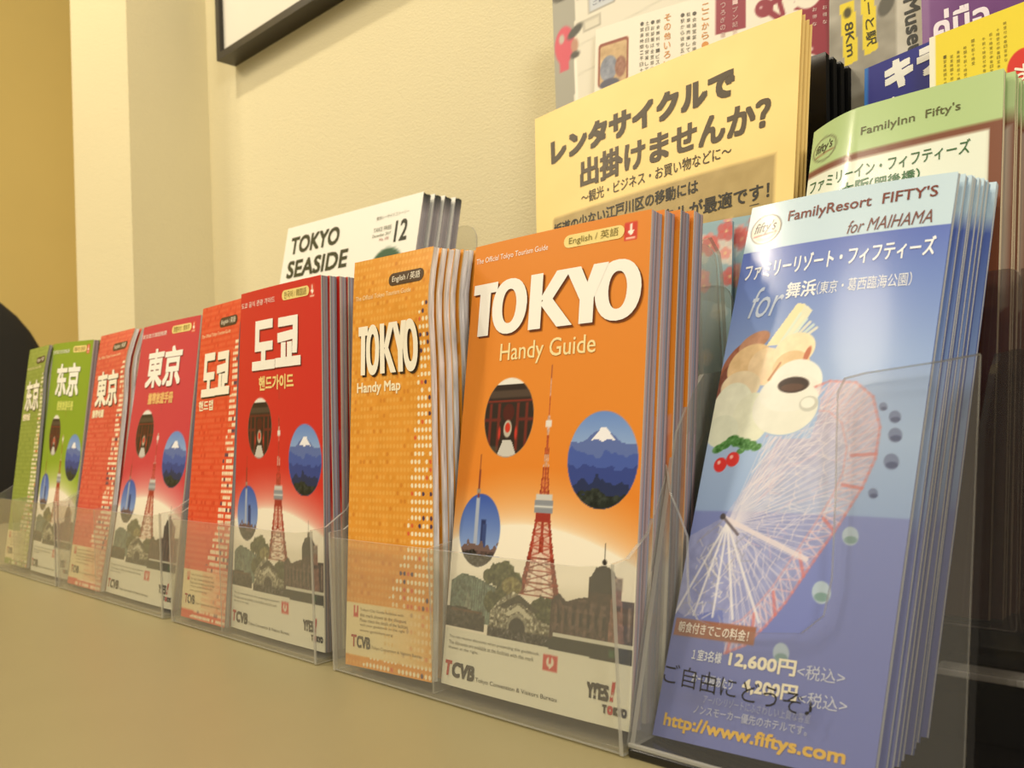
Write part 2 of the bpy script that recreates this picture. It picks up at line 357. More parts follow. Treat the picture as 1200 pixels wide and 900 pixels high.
def art_guide(base, deep, res, pale=(.97, .94, .86)):
    c = Canvas(105, 210, res, base); X, Y = c.X, c.Y
    arc = 75-.0042*(X-48)**2
    k = np.clip((Y-arc)/26, 0, 1)**.55; g = np.clip((X-50)/50, 0, 1)*.3
    c.c = np.array(pale)*(1-k)[..., None]+np.array(base)*k[..., None]
    t = np.clip((Y-arc)/24, 0, 1)[..., None]*np.clip(1-(Y-arc)/60, 0, 1)[..., None]
    c.c = c.c*(1-t*.25)+np.array(deep)*t*.25
    # gate photograph
    m = c.ell(31.7, 123.4, 15.6, 18.4); c.put(m, (.93, .92, .88)); mm = m*(Y < 139)
    c.put(mm, (.16, .11, .09)); c.put(m*c.rect(15, 132.5, 48, 136), (.30, .24, .20)); c.put(m*c.rect(15, 130.5, 48, 131.4), (.5, .15, .1))
    for x in (20, 25.5, 37.5, 43): c.put(m*c.rect(x-.9, 108, x+.9, 130), (.42, .14, .10))
    c.put(m*c.rect(15, 121.5, 27, 123), (.4, .13, .1)); c.put(m*c.rect(37, 121.5, 49, 123), (.4, .13, .1))
    c.put(m*c.ell(31.7, 125.5, 3.6, 4.2), (.30, .08, .06)); c.put(m*c.ell(31.7, 118, 2.6, 4), (.75, .72, .65)); c.put(m*c.ell(31.7, 118.5, 1.7, 2.3), (.8, .2, .12))
    c.put(m*c.ell(26.5, 116, .8, 3), (.75, .2, .15)); c.put(m*c.ell(37, 116, .8, 3), (.75, .2, .15))
    c.put(m*c.poly([(25, 104), (39, 104), (34.5, 112.5), (29, 112.5)]), (.80, .79, .76)); c.put(m*c.rect(15, 104, 26, 110)*.6, (.3, .3, .25))
    # mountain photograph
    m = c.ell(86, 104.3, 17.6, 20.4); sky = np.clip((Y-104)/20, 0, 1)[..., None]
    c.c = c.c*(1-m[..., None])+m[..., None]*(np.array((.62, .72, .86))*(1-sky)+np.array((.42, .56, .82))*sky)
    n = (c.noise(7, 5, 3)-.5)
    c.put(m*(Y < 111+5*np.exp(-((X-86)/7)**2)*1.3+n*3), (.36, .44, .68)); c.put(m*c.poly([(80, 112), (85, 117.6), (87.6, 117.8), (92.5, 112), (89, 113), (86, 111.6), (83, 113)]), (.95, .95, .97))
    c.put(m*(Y < 107+n*8), (.27, .36, .66)); c.put(m*(Y < 101.5+n*8), (.20, .27, .55)); c.put(m*(Y < 95+n*10), (.13, .18, .34)); c.speck(m*(Y < 91+n*10), (.14, .17, .14), 2, 8, .14)
    # new tower photograph
    m = c.ell(18, 71.2, 13.6, 16.6); s2 = np.clip((Y-58)/30, 0, 1)[..., None]
    c.c = c.c*(1-m[..., None])+m[..., None]*(np.array((.60, .70, .86))*(1-s2)+np.array((.20, .33, .68))*s2)
    c.put(m*c.rect(14.6, 60, 17, 86), (.66, .70, .78)); c.put(m*c.rect(19, 62, 22, 76), (.12, .18, .38)); c.put(m*c.rect(20, 60, 22.6, 74), (.2, .28, .5))
    bn = c.noise(2.2, 9, 1); c.put(m*(Y < 62+bn*5), (.45, .36, .34)); c.speck(m*(Y < 59+bn*4), (.25, .24, .22), 1.2, 4, .35)
    c.put(c.rect(15.2, 86, 16.4, 99), (.5, .22, .15)); c.put(c.rect(14.6, 88, 17, 90), (.6, .55, .5)); c.put(c.line(15.7, 98, 15.7, 106, .5), (.5, .25, .15))
    photo_tower(c, 56.5, 141, 45, 24)
    # street scenes along the foot
    n = c.noise(2.5, 21, 3)-.5
    c.speck(c.poly([(2, 28), (2, 47), (9, 51), (18, 50), (33, 46), (33, 30)]), (.45, .53, .47), 2, 31, .12)
    for i in range(14): c.put(c.line(16+i*1.5, 33, 16+i*1.5, 49.2-i*.2, .35), (.62, .70, .62))
    c.put(c.poly([(11, 33), (14, 44), (17, 33)]), (.62, .66, .58)); c.speck(c.poly([(0, 26), (0, 35), (12, 36), (26, 33), (26, 26)]), (.22, .20, .16), 1.5, 33, .3)
    c.put(c.rect(3, 33.6, 24, 34.8), (.42, .30, .22))
    for q, (x, y, r) in enumerate(((32, 52, 6), (37, 54, 5), (27, 51, 4), (42, 50, 5), (60, 38, 8), (30, 40, 5.5), (36, 44, 5))): c.speck(c.ell(x, y+n*3, r, r*.9), (.33, .36, .20), 1.4, 40+q, .25)
    c.speck(c.ell(41, 48, 6, 4), (.58, .54, .32), 1.6, 50, .25)
    c.speck(c.poly([(29, 28), (29, 36), (35, 42), (42, 46), (50, 43), (57, 36), (64, 34), (64, 28)]), (.60, .58, .48), 1.1, 51, .45)
    c.put(c.poly([(34, 39), (46, 45), (58, 39), (55, 38), (46, 41.5), (37, 38)]), (.28, .27, .20)); c.put(c.poly([(38, 36), (46, 40.5), (54, 36), (52, 35), (46, 38), (40, 35)]), (.78, .76, .66))
    c.put(c.ell(45.5, 31, 6, 5.5), (.72, .70, .60)); c.put(c.ell(45.5, 30, 4.8, 5), (.17, .16, .15)); c.speck(c.rect(28, 24.6, 66, 29.5), (.20, .19, .17), .9, 52, .6)
    c.put(c.poly([(64, 28), (64, 45), (68, 48), (72, 45), (78, 47), (83, 48), (83, 56), (99, 56), (99, 48), (105, 48), (105, 27)]), (.30, .22, .20))
    c.speck(c.poly([(65, 30), (65, 44), (68, 46), (72, 43), (78, 46), (83, 47), (92, 46), (92, 30)]), (.36, .27, .24), 1.6, 60, .22)
    c.put(c.poly([(83, 50), (83.5, 56), (86, 60), (90, 61.6), (94, 60), (97, 56), (97.4, 50)]), (.20, .19, .18)); c.put(c.line(90, 61, 90, 70, .4), (.2, .18, .16)); c.put(c.ell(90, 62.5, 1.1, 1.2), (.2, .18, .16))
    c.put(c.poly([(93, 30), (94, 48), (95, 56), (98.5, 56), (99, 48), (101, 30)]), (.62, .44, .38)); c.put(c.rect(94.6, 52, 99, 57), (.70, .62, .55)); c.put(c.rect(95, 44, 98.6, 46), (.25, .18, .16))
    for i in range(7): c.put(c.rect(66+i*3.8, 33, 67.3+i*3.8, 43), (.46, .36, .31)); c.put(c.rect(67.6+i*3.8, 36, 68.9+i*3.8, 41), (.15, .12, .12))
    c.put(c.rect(102, 33, 103.4, 46), (.6, .5, .45)); c.put(c.poly([(66, 29), (66, 31.5), (105, 31.5), (105, 28)]), (.84, .83, .76))
    c.put(c.poly([(60, 26), (66, 30), (105, 30), (105, 23.8), (64, 24.6)]), (.15, .18, .14)); c.put(c.rect(94, 26, 97, 29), (.25, .45, .28))
    g = c.noise(1.3, 77, 2)[..., None]; lum = c.c.mean(-1, keepdims=True); strip = ((Y > 24) & (Y < 62) & (X < 106))[..., None]*(lum < .72)
    c.c = np.where(strip, np.clip(c.c*(.55+.5*g), 0, 1), c.c)
    c.put(c.poly([(-1, -1), (-1, 25.4), (64, 25), (106, 24), (106, -1)]), (.91, .90, .82))
    c.put(c.rect(61.3, 16, 69, 22.4)*.9, (.80, .20, .18)); c.put(c.ell(65.1, 19.6, 2.0, 2.2), (.92, .88, .8)); c.put(c.poly([(62.9, 19.4), (67.3, 19.4), (65.1, 16.8)]), (.92, .88, .8)); c.put(c.rect(64.5, 19, 65.7, 22.4), (.80, .20, .18))
    c.put(c.rrect(91.8, 197.8, 98.4, 206, .6), (.83, .24, .16)); c.put(c.rect(94.6, 201.5, 95.7, 205.2), (1, .97, .9)); c.put(c.poly([(93.2, 202.4), (97.1, 202.4), (95.15, 199.8)]), (1, .97, .9)); c.put(c.rect(92.8, 198.5, 97.4, 199.2), (1, .9, .8))
    return c
def text_guide(title, sub, pill, top, ink='fbf8ee', suby='f6e4a8', sh='7a3d10', pcol='f3dd8c', jp=False):
    b = .068 if not jp else (.042 if '도' in title else .028)
    y0, h = (163, 27) if not jp else (159, 31); x0, w = (2, 100) if not jp else (20, 62)
    T = []
    if jp is False: T += heavy_tokyo(x0+.8, y0-.9, w, h, sh, 0)+heavy_tokyo(x0, y0, w, h, ink, 6)
    else: T += [(title, x0+.8, y0-.9, w, h, sh, {'b': b, 'lay': 0}), (title, x0, y0, w, h, ink, {'b': b, 'lay': 1})]
    if jp: T += [(sub, 30, 146, 44, 9, suby, {'b': .03})]
    else: T += [(sub, 23.5, 147.6, 56.5, 11, suby, {'b': .004})]
    ang = [math.pi*k/8 for k in range(9)]
    P = [(89+3*math.cos(a-math.pi/2), 202.5+3*math.sin(a-math.pi/2)) for a in ang]+[(62+3*math.cos(a+math.pi/2), 202.5+3*math.sin(a+math.pi/2)) for a in ang]
    T += [('#plate', P, pcol), (pill, 62, 200.3, 27, 4.4, '8a7a3a', {'lay': 2}), (top, 1.6, 199.8, 48, 3.6, ink)]
    T += [('You can receive discounts when presenting this guidebook.', 3.4, 20.9, 56, 1.7, '77766c'), ('The discounts are available at the facilities with this mark', 3.4, 18.4, 53, 1.7, '77766c'), ('shown at the right.', 3.4, 15.9, 20, 1.7, '77766c')]
    T += [('T', 2.2, 4.2, 4.6, 6.8, 'b8322c', {'b': .05, 'sh': .1}), ('CVB', 7.0, 4.0, 15, 6.8, '2d2b2a', {'b': .05, 'sh': .1}), ('Tokyo Convention & Visitors Bureau', 22.8, 3.9, 47, 2.4, '38362f')]
    T += [("Y!'ES", 84.4, 9.2, 10.6, 6.4, '2b2622', {'b': .045}), ('!', 95.6, 9.4, 2.2, 8, 'c0282c', {'b': .05, 'sh': .3}), ('T', 92.2, 4.6, 2.2, 3.4, '2b2622', {'b': .07}), ('O', 94.6, 4.6, 2.6, 3.4, 'c0282c', {'b': .08}), ('KYO', 97.4, 4.6, 6.2, 3.4, '2b2622', {'b': .07})]
    return T
def art_map(base, faint, dark, res, seed=1, brick=False):
    c = Canvas(66, 210, res, base); X, Y = c.X, c.Y; r = np.random.RandomState(seed)
    c.speck(np.ones_like(X), base, 5, seed+3, .035)
    px, py = 2.75, 3.9
    ix, iy = np.floor(X/px).astype(int), np.floor(Y/py).astype(int); fx, fy = X/px-ix-.5, Y/py-iy-.5
    d = (fx/.36)**2+(fy/.30)**2 if not brick else np.maximum(np.abs(fx)/.47, np.abs(fy)/.30)
    dot = np.clip((1.15-d)*2.2, 0, 1); rnd = r.rand(80, 40)[np.clip(iy, 0, 79), np.clip(ix, 0, 39)]
    left = np.interp(Y, [0, 20, 36, 62, 103, 130, 182, 186], [12, 40, 34, 47, 50.5, 55, 59.5, 70])
    white = ((ix+.5)*px > left)*dot
    c.put(dot*.55*(rnd < .82), faint); c.put(dot*.55*(rnd > .93), dark)
    c.put(white, (.97, .93, .80)); c.put(white*(rnd > .82), (.86, .38, .20)); c.put(white*(rnd > .9), (.28, .22, .34)); c.put(white*(rnd < .06), base)
    c.put(c.rect(-1, 5.5, 67, 31.6)*np.clip(1.02-(X/66)**3*.75, 0, 1), (.93, .87, .68)); c.put(c.rect(30, 6, 67, 34)*dot*.25, base)
    c.put(c.rect(6, 24.5, 9.8, 30.2), (.78, .25, .2)); c.put(c.rect(7.2, 26.6, 8.6, 30.3), (.93, .87, .68))
    return c
def text_map(title, sub, jp=False):
    y0, h, x0, w = (148, 26.5, 6.5, 51) if not jp else (147, 30, 8, 46)
    ang = [math.pi*k/6 for k in range(7)]
    P = [(58+3.3*math.cos(a-math.pi/2), 196.4+3.3*math.sin(a-math.pi/2)) for a in ang]+[(35.5+3.3*math.cos(a+math.pi/2), 196.4+3.3*math.sin(a+math.pi/2)) for a in ang]
    hd = heavy_tokyo(x0+1.0, y0-1.1, w, h, '3a2412', 0)+heavy_tokyo(x0, y0, w, h, 'fbf5e2', 6) if not jp else []
    return hd+[q_ for q_ in [(title, x0+1.1, y0-1.1, w, h, '3a2412', {'b': .04 if '도' in title else .024, 'lay': 0}), (title, x0, y0, w, h, 'fbf5e2', {'b': .04 if '도' in title else .024, 'lay': 1}), (sub, 5.5, 137.6, 37 if not jp else 24, 7, 'fbeecb', {'b': .025}),
            ('#plate', P, '4a3420'), ('English / 英語', 35.4, 194.2, 23, 4.5, 'f8f0dc', {'lay': 2}), ('The Official Tokyo Tourism Guide', 2.7, 187.6, 49, 3.2, 'f8e6b8'),
            ('Tokyo City Guide facilities with', 11.5, 27.6, 34, 1.7, '85724a'), ('this mark shown at the discount', 11.5, 25.1, 36, 1.7, '85724a'), ('Please check the details of the facilities', 11.5, 22.6, 37, 1.7, '85724a'), ('with your guidebook on the right', 11.5, 20.1, 35, 1.7, '85724a'), ('www.gotokyo.org', 11.5, 17.4, 26, 1.7, '85724a'),
            ('T', 4.6, 9.6, 4.4, 6, 'a8382a', {'b': .035}), ('CVB', 9.2, 9.4, 11, 6, '4a4232', {'b': .035}), ('Tokyo Convention & Visitors Bureau', 21, 9.6, 38, 2.0, '8d7c55')] if not (hd and q_[0] == title)]

# page-edge colours
def edge_grey(k, r, v):
    q = r.random(); b = r.uniform(.52, .74)
    return (b*1.02, b*.99, b*1.0) if q < .75 else (.86, .82, .74)
def edge_map(k, r, v):
    b = r.uniform(.80, .95)+.13*np.sin(v*r.uniform(60, 90)+r.uniform(0, 6))[:, None]*r.uniform(.3, 1); c = np.array((1.0, .98, .97))
    return np.clip(b*c, 0, 1) if k else np.tile((.86, .80, .68), (len(v), 1))
def edge_guide(k, r, v):
    if k == 0: return (.78, .74, .68)
    q = r.random(); b = r.uniform(.46, .68)
    return (b*1.08, b*.95, b*.98) if q < .7 else (b*.95, b*.98, b*1.1)

# ------------------------------------------------------------------ a stack of booklets
def stack(name, labels, cat, group, cor, w, h, cv, texts, n, th, layers, step, edge, bow=.0, fn=None, mat=None, jit=.0012, low=6., gap=0, inset=.3, first_gap=0, shift=0, tilt=.25):
    mat = mat or M_PRINT
    BL = np.array(cor[3], float); base = (BL[0], BL[1], BL[2])
    S = Surf(cor, w, h, bow, fn)
    root = empty(name, base, labels[0], cat, group if n > 1 else None)
    cover(cv, S, root, mat)
    if texts: lettering(texts, S, root, mat)
    page_block(S, th*.93, layers, root, inset, edge, seed=hash(group) % 99 if False else len(group))
    # plain copies behind
    if n > 1:
        lowc = coarse(cv, low); meshes = []
        for k in range(2):
            e = random.Random(k+len(group)); a = e.uniform(-1, 1)*.0006; b = e.uniform(-1, 1)*.0006
            f2 = (lambda u, v, a=a, b=b: (fn(u, v) if fn else 0)+a*np.sin(v*5+k)+b*u*np.cos(v*4))
            S2 = Surf(cor, w, h, bow, f2)
            meshes.append((cover(lowc, S2, None, mat), page_block(S2, th*.93, layers, None, inset, edge, seed=k*7+3+len(group))))
        nd = -S.n
        for i in range(1, n):
            r = empty(name, tuple(np.array(base)+np.array(step)*i+np.array([1, 0, 0])*(random.uniform(-1, 1)*jit+shift*i)+nd*first_gap), labels[min(i, len(labels)-1)], cat, group)
            r.rotation_euler = (0, 0, R_(random.uniform(-tilt, tilt)))
            for src in meshes[i % 2]:
                o = src.copy(); SC.collection.objects.link(o); o.parent = r
        for m in meshes:
            for o in m: bpy.data.objects.remove(o)
    return root, S
ORD = ['', 'second', 'third', 'fourth', 'fifth', 'sixth', 'seventh', 'eighth', 'ninth', 'tenth', 'eleventh', 'twelfth', 'thirteenth']
def labs(first, rest, n): return [first]+[rest % ORD[i] for i in range(1, n)]

QR = {
 'g_or': [(-0.3048, 0.3014, 0.2145), (-0.1993, 0.3012, 0.2134), (-0.1981, 0.2671, 0.0077), (-0.3051, 0.267, 0.0068)],
 'm_or': [(-0.3778, 0.2801, 0.2158), (-0.3135, 0.28, 0.2144), (-0.3079, 0.2637, 0.0071), (-0.3754, 0.2635, 0.0045)],
 'g_re': [(-0.5052, 0.2842, 0.2149), (-0.4154, 0.2842, 0.2149), (-0.4025, 0.2694, 0.0045), (-0.5047, 0.2694, 0.0045)],
 'm_re': [(-0.5657, 0.2884, 0.2126), (-0.512, 0.2886, 0.2138), (-0.5054, 0.2654, 0.0045), (-0.5646, 0.2654, 0.0042)],
 'g_pk': [(-0.691, 0.3014, 0.2124), (-0.5939, 0.3013, 0.2122), (-0.5872, 0.2699, 0.0042), (-0.7018, 0.2699, 0.0044)],
 'm_pk': [(-0.7762, 0.3, 0.2133), (-0.7075, 0.3001, 0.214), (-0.7054, 0.2667, 0.0042), (-0.7742, 0.2667, 0.0042)],
 'g_gr': [(-0.8945, 0.3018, 0.2165), (-0.7945, 0.3011, 0.212), (-0.7885, 0.2717, 0.0042), (-0.8802, 0.2716, 0.0042)],
 'm_gr': [(-0.9542, 0.2986, 0.2157), (-0.9000, 0.2987, 0.2166), (-0.8842, 0.2691, 0.0057), (-0.9478, 0.2691, 0.0055)]}
def curl(a, b):      # folded maps: S-bend near the top right
    return lambda u, v: .6*(-a*np.exp(-((v-1.02)/.06)**2)*(.4+.6*u)+b*u*np.exp(-((v-.86)/.10)**2)-.4*b*u*np.sin(v*6))
OR, ORD_ = rgb('e38a2b'), rgb('dd6f1c')
stack('guide_booklet', labs('orange English city guide booklet at the front of its stack', 'orange guide booklet, %s from the front of its stack', 4), 'booklet', 'orange guide booklets in the clear holder', QR['g_or'], 105, 210,
      art_guide(OR, ORD_, .5), text_guide('TOKYO', 'Handy Guide', 'English / 英語', 'The Official Tokyo Tourism Guide'), 4, .0082, 9, (.0008, .0089, .0008), edge_guide, bow=.0012, low=8, shift=.0006)
stack('folded_map', labs('orange dotted English folded map, front of its stack left of the orange guide', 'orange folded map, %s from the front of its stack', 7), 'map', 'orange folded maps in the clear holder', QR['m_or'], 66, 210,
      art_map(rgb('e39a35'), (.93, .72, .38), (.80, .48, .16), .5), text_map('TOKYO', 'Handy Map'), 7, .0041, 4, (.0002, .0044, .0002), edge_map, fn=curl(.0025, .0035), low=6, inset=.8, first_gap=.002)
RE = rgb('cf2a22')
stack('guide_booklet', labs('red Korean city guide booklet at the front of its stack', 'red guide booklet, %s from the front of its stack', 4), 'booklet', 'red guide booklets in the clear holder', QR['g_re'], 105, 210,
      art_guide(RE, rgb('d8402a'), .8), text_guide('도쿄', '핸드가이드', '한국어 / 韓国語', '도쿄 공식 관광 가이드', sh='6a1210', suby='f4d58a', jp=True), 4, .0052, 6, (.0005, .0058, 0), edge_guide, bow=.001, low=8)
stack('folded_map', labs('orange-red Korean folded map, front of its stack left of the red guide', 'orange-red folded map, %s from the front of its stack', 3), 'map', 'orange-red folded maps in the clear holder', QR['m_re'], 66, 210,
      art_map(rgb('dd4a28'), (.90, .45, .30), (.78, .22, .12), .8, 2, True), text_map('도쿄', '핸드맵', True), 3, .0034, 3, (.0003, .0042, 0), edge_grey, fn=curl(.001, .001), low=8)
PK = rgb('cb3a48')
stack('guide_booklet', labs('pink-red traditional Chinese guide booklet at the front of its stack', 'pink-red guide booklet, %s from the front of its stack', 3), 'booklet', 'pink-red guide booklets in the clear holder', QR['g_pk'], 105, 210,
      art_guide(PK, rgb('d8534e'), 1.), text_guide('東京', '攜帶旅遊手冊', '繁體中文 / 繁体字', '東京官方旅遊指南', sh='7a1a20', suby='f0c07a', jp=True), 3, .0052, 5, (0, .0058, 0), edge_guide, bow=.001, low=8)
stack('folded_map', labs('faded coral Chinese folded map, front of its stack left of the pink-red guide', 'coral folded map, %s from the front of its stack', 4), 'map', 'coral folded maps in the clear holder', QR['m_pk'], 66, 210,
      art_map(rgb('d4503e'), (.88, .50, .38), (.74, .26, .20), 1., 3, True), text_map('東京', '攜帶地圖', True), 4, .0042, 4, (.0003, .0048, 0), edge_map, fn=curl(.003, .004), low=8, inset=.8, first_gap=.001)
GR = rgb('86a322')
stack('guide_booklet', labs('lime green simplified Chinese guide booklet at the front of its stack', 'lime green guide booklet, %s from the front of its stack', 3), 'booklet', 'lime green guide booklets in the clear holder', QR['g_gr'], 105, 210,
      art_guide(GR, rgb('9ab530'), 1.), text_guide('东京', '便携旅游手册', '简体中文 / 簡体字', '东京官方旅游指南', sh='46601a', suby='d8e070', jp=True), 3, .0052, 5, (0, .0058, 0), edge_guide, bow=.001, low=8)
stack('folded_map', labs('leftmost dull green Chinese folded map, front of its stack', 'dull green folded map, %s from the front of its stack', 3), 'map', 'dull green folded maps in the clear holder', QR['m_gr'], 66, 210,
      art_map(rgb('86963a'), (.62, .68, .34), (.42, .50, .2), 1., 4, True), text_map('东京', '便携地图', True), 3, .0034, 3, (.0003, .0046, 0), edge_grey, fn=curl(.002, .002), low=8, inset=.8)

# ------------------------------------------------------------------ clear acrylic holders
def double_holder(x0, x1, xd, label, curved=False):
    y0 = .2612; t = empty('brochure_holder', (x0, y0, 0), label, 'holder', 'clear two-pocket holders along the counter'); off = (x0, y0, 0)
    mm = [M_AC, M_ACE]; T = .0018
    box('base', (x0+T, y0+T, .0008), (x1-T, .352, .0026), M_AC, t, .0006, off)
    prism('back_panel', [(x, .3505, z) for x, z in rounded([(x0+T, .0028), (x1-T, .0028), (x1-T, .2065), (x0+T, .2065)], [0, 0, .012, .012])], (0, 1, 0), T, mm, t, off)
    side = [(y0, .0006), (.354, .0006), (.354, .19), (.3525, .200), (.345, .2065), (.337, .204), (.334, .196), (.3315, .118), (.321, .1072), (.299, .1022), (.285, .081), (.2705, .0727), (y0, .0722)]
    for x in (x0, x1-T): prism('side_panel', [(x, a, b) for a, b in side], (1, 0, 0), T, mm, t, off)
    top = rounded([(x0+T, .001), (x1-T, .001), (x1-T, .0715), (x1-.018, .0695), (x0+T, .0695)], [0, 0, 0, .006, 0])
    prism('front_panel', [(x, y0, z) for x, z in top], (0, 1, 0), T, mm, t, off)
    prism('divider', [(xd, a, b) for a, b in [(y0+T, .0028), (.3505, .0028), (.3505, .16), (.32, .11), (.29, .072), (y0+T, .0695)]], (1, 0, 0), .0014, mm, t, off)
double_holder(-.3835, -.1972, -.3068, 'clear acrylic holder containing the orange map and guide stacks')
double_holder(-.5700, -.3990, -.5052, 'clear acrylic holder containing the red and orange-red stacks')
double_holder(-.7800, -.5830, -.7040, 'clear acrylic holder containing the coral and pink-red stacks')
double_holder(-.9600, -.7850, -.8980, 'clear acrylic holder at the far left containing the green stacks')

# ------------------------------------------------------------------ white magazines in the tall holder behind
def art_sea():
    c = Canvas(195, 290, 2., rgb('f4f2e6')); c.put(c.ell(159, 290-58, 21, 17.5), rgb('2f5a40')); c.put(c.ell(90, 100, 60, 70), rgb('9fb3a6')); return c
TS = [('TOKYO', 10, 290-27, 77, 16.5, '33381e', {'b': .035}), ('SEASIDE', 10, 290-49.5, 94, 16.5, '33381e', {'b': .035}), ('STORY', 10, 290-72, 70, 16.5, '33381e', {'b': .035}),
      ('TAKE FREE', 136, 290-25, 24, 3.6, '5c5f4a'), ('December 2017', 136, 290-29.5, 24, 2.6, '5c5f4a'), ('No. 103', 146, 290-33.5, 12, 2.6, 'a04040'), ('12', 165, 290-37, 16, 18, '262a1c', {'b': .02}), ('東京シーサイドストーリー', 138, 290-15, 42, 3.4, '6a6a5c')]
def edge_sea(k, r, v):
    b = r.uniform(.62, .76); a = (v > .968)[:, None]; lo = (v < .9)[:, None]
    return np.where(a, np.array((.27, .29, .27)), np.array((b*1.02, b*.98, b*1.0)))
stack('magazine', labs('white TOKYO SEASIDE magazine at the front of its stack', 'white magazine, %s from the front of its stack', 4), 'magazine', 'white magazines in the tall holder',
      [(-.693, .44, .3113), (-.5001, .44, .3060), (-.5045, .378, .020), (-.6925, .378, .020)], 195, 290, art_sea(), TS, 4, .0085, 6, (.0006, .0104, 0), edge_sea, bow=.0, low=20, jit=.0012, inset=1.2, tilt=.2)
def tall_holder(x0, x1, y0, y1, h, hf, label):
    t = empty('brochure_holder', (x0, y0, 0), label, 'holder'); off = (x0, y0, 0); T = .002; mm = [M_AC, M_ACE]; ly = .034
    box('base', (x0+T, y0, .0006), (x1-T, y1-T, .0026), M_AC, t, .0006, off)
    n = np.cross((1, 0, 0), (0, ly, h)); n = -n/np.linalg.norm(n)
    prism('back_panel', [(x, y1-T+ly*z/h, z) for x, z in rounded([(x0+T, .001), (x1-T, .001), (x1-T, h), (x0+T, h)], [0, 0, .018, .018])], (0, 1, 0), T, mm, t, off)
    prism('front_panel', [(x, y0, z) for x, z in rounded([(x0+T, .001), (x1-T, .001), (x1-T, hf), (x0+T, hf)], [0, 0, .008, .008])], (0, 1, 0), T, mm, t, off)
    for x in (x0, x1-T): prism('side_panel', [(x, a, b) for a, b in [(y0, .001), (y1, .001), (y1+ly*.8, h*.8), (y1+.01, h*.62), (y0, hf)]], (1, 0, 0), T, mm, t, off)
tall_holder(-.702, -.4935, .372, .460, .288, .08, 'tall clear holder behind the red guide containing the white magazines')

# ------------------------------------------------------------------ cream bicycle-rental flyers
CY = rgb('f6d889')
def art_cyc(full=True):
    c = Canvas(190, 230, 2.5, CY); c.speck(np.ones_like(c.X), CY, 30, 2, .02); c.speck(c.poly([(16, 230-122), (16, 230-80), (178, 230-78.5), (178, 230-108), (60, 110)]), rgb('b49b60'), 8, 3, .05)
    c.put(c.rect(120, 112, 190, 121), rgb('a08a58')); c.put(c.ell(135, 116, 4, 4)+c.ell(152, 117, 3, 3), CY); return c
TY = [('レンタサイクルで', 15, 189.5, 138, 18.5, '4b3d20', {'b': .05, 'rot': 1.2}), ('出掛けませんか？', 41, 165.5, 134, 20, '54452a', {'b': .032, 'rot': .3}), ('～観光・ビジネス・お買い物などに～', 42, 154.5, 110, 8, '4b3d20', {'rot': .8, 'b': .008}),
      ('坂道の少ない江戸川区の移動には', 17, 138.5, 114, 8.6, '2c2618', {'b': .018, 'rot': .8}), ('レンタサイクルが最適です！', 60, 125.5, 116, 9.5, '2c2618', {'b': .018, 'rot': .8}), ('#poly', [(60, 123.4), (170, 125), (170, 125.6), (60, 124)], '4b3d20')]
stack('flyer', labs('cream bicycle rental flyer with bold Japanese heading, front sheet', 'cream flyer sheet, %s from the front behind the bicycle rental flyer', 4), 'flyer', 'cream flyers behind the orange guide',
      [(-.3824, .44, .3312), (-.1905, .44, .3392), (-.1895, .388, .110), (-.345, .388, .105)], 190, 230, art_cyc(), TY, 4, .0006, 1, (.0012, .0016, -.0026), lambda k, r, v: rgb('e9c878'), bow=.003, low=20, jit=.0004, tilt=.2)
def flyer_holder():
    x0, x1, y0 = -.392, -.208, .378; t = empty('brochure_holder', (x0, y0, 0), 'clear tall holder behind the orange guide carrying the cream flyers', 'holder'); off = (x0, y0, 0); mm = [M_AC, M_ACE]
    box('base', (x0, y0, .0006), (x1, .452, .100), M_DIM, t, .001, off)
    prism('front_panel', [(x, y0+.002, z) for x, z in rounded([(x0, .1), (x1, .1), (x1, .19), (x0, .19)], [0, 0, .01, .01])], (0, 1, 0), .002, mm, t, off)
flyer_holder()

# cherry blossom leaflets
def art_blossom():
    c = Canvas(60, 180, 1., rgb('9fbcc4')); r = np.random.RandomState(4); c.c = c.c*(1-(c.Y/180)[..., None]*.0)
    for k in range(46):
        x, y = r.uniform(0, 60), 180-abs(r.normal(0, 48)); s = r.uniform(3, 6.5); col = [(.86, .42, .40), (.93, .62, .58), (.92, .86, .80), (.80, .84, .82)][r.randint(4)]
        a = min(1, max(.25, (y-40)/110))
        for p in range(5):
            t = p*2*math.pi/5+k; c.put(c.ell(x+s*.6*math.cos(t), y+s*.6*math.sin(t), s*.5, s*.5)*a*.8, col)
        c.put(c.ell(x, y, .8, .8)*a, (.97, .85, .6))
    return c
AB = art_blossom()
for i, (xa, xb, y, zt) in enumerate(((-.2580, -.2085, .3862, .2225), (-.2420, -.1945, .3915, .2245))):
    cr = [(xa, y, zt), (xb, y, zt-.001), (xb+.0005, y-.020, .075), (xa, y-.020, .075)]
    S = Surf(cr, 60, 180, .001); t = empty('leaflet', cr[3], ['pale blue cherry blossom leaflet beside the orange guide stack', 'pale blue cherry blossom leaflet tucked behind the first one'][i], 'leaflet', 'cherry blossom leaflets')
    cover(AB if i == 0 else coarse(AB, 2), S, t, M_PRINT); page_block(S, .0016, 2, t, .2, lambda k, r, v: rgb('87a2ad'), 3)
b_ = box('display_block', (-.262, .352+.004, .0), (-.2075, .3765, .0740), plain('dark_plastic_block', '2a2522', .3), bev=.001)
tag(b_, 'small dark plastic block carrying the cherry blossom leaflets', 'stand')

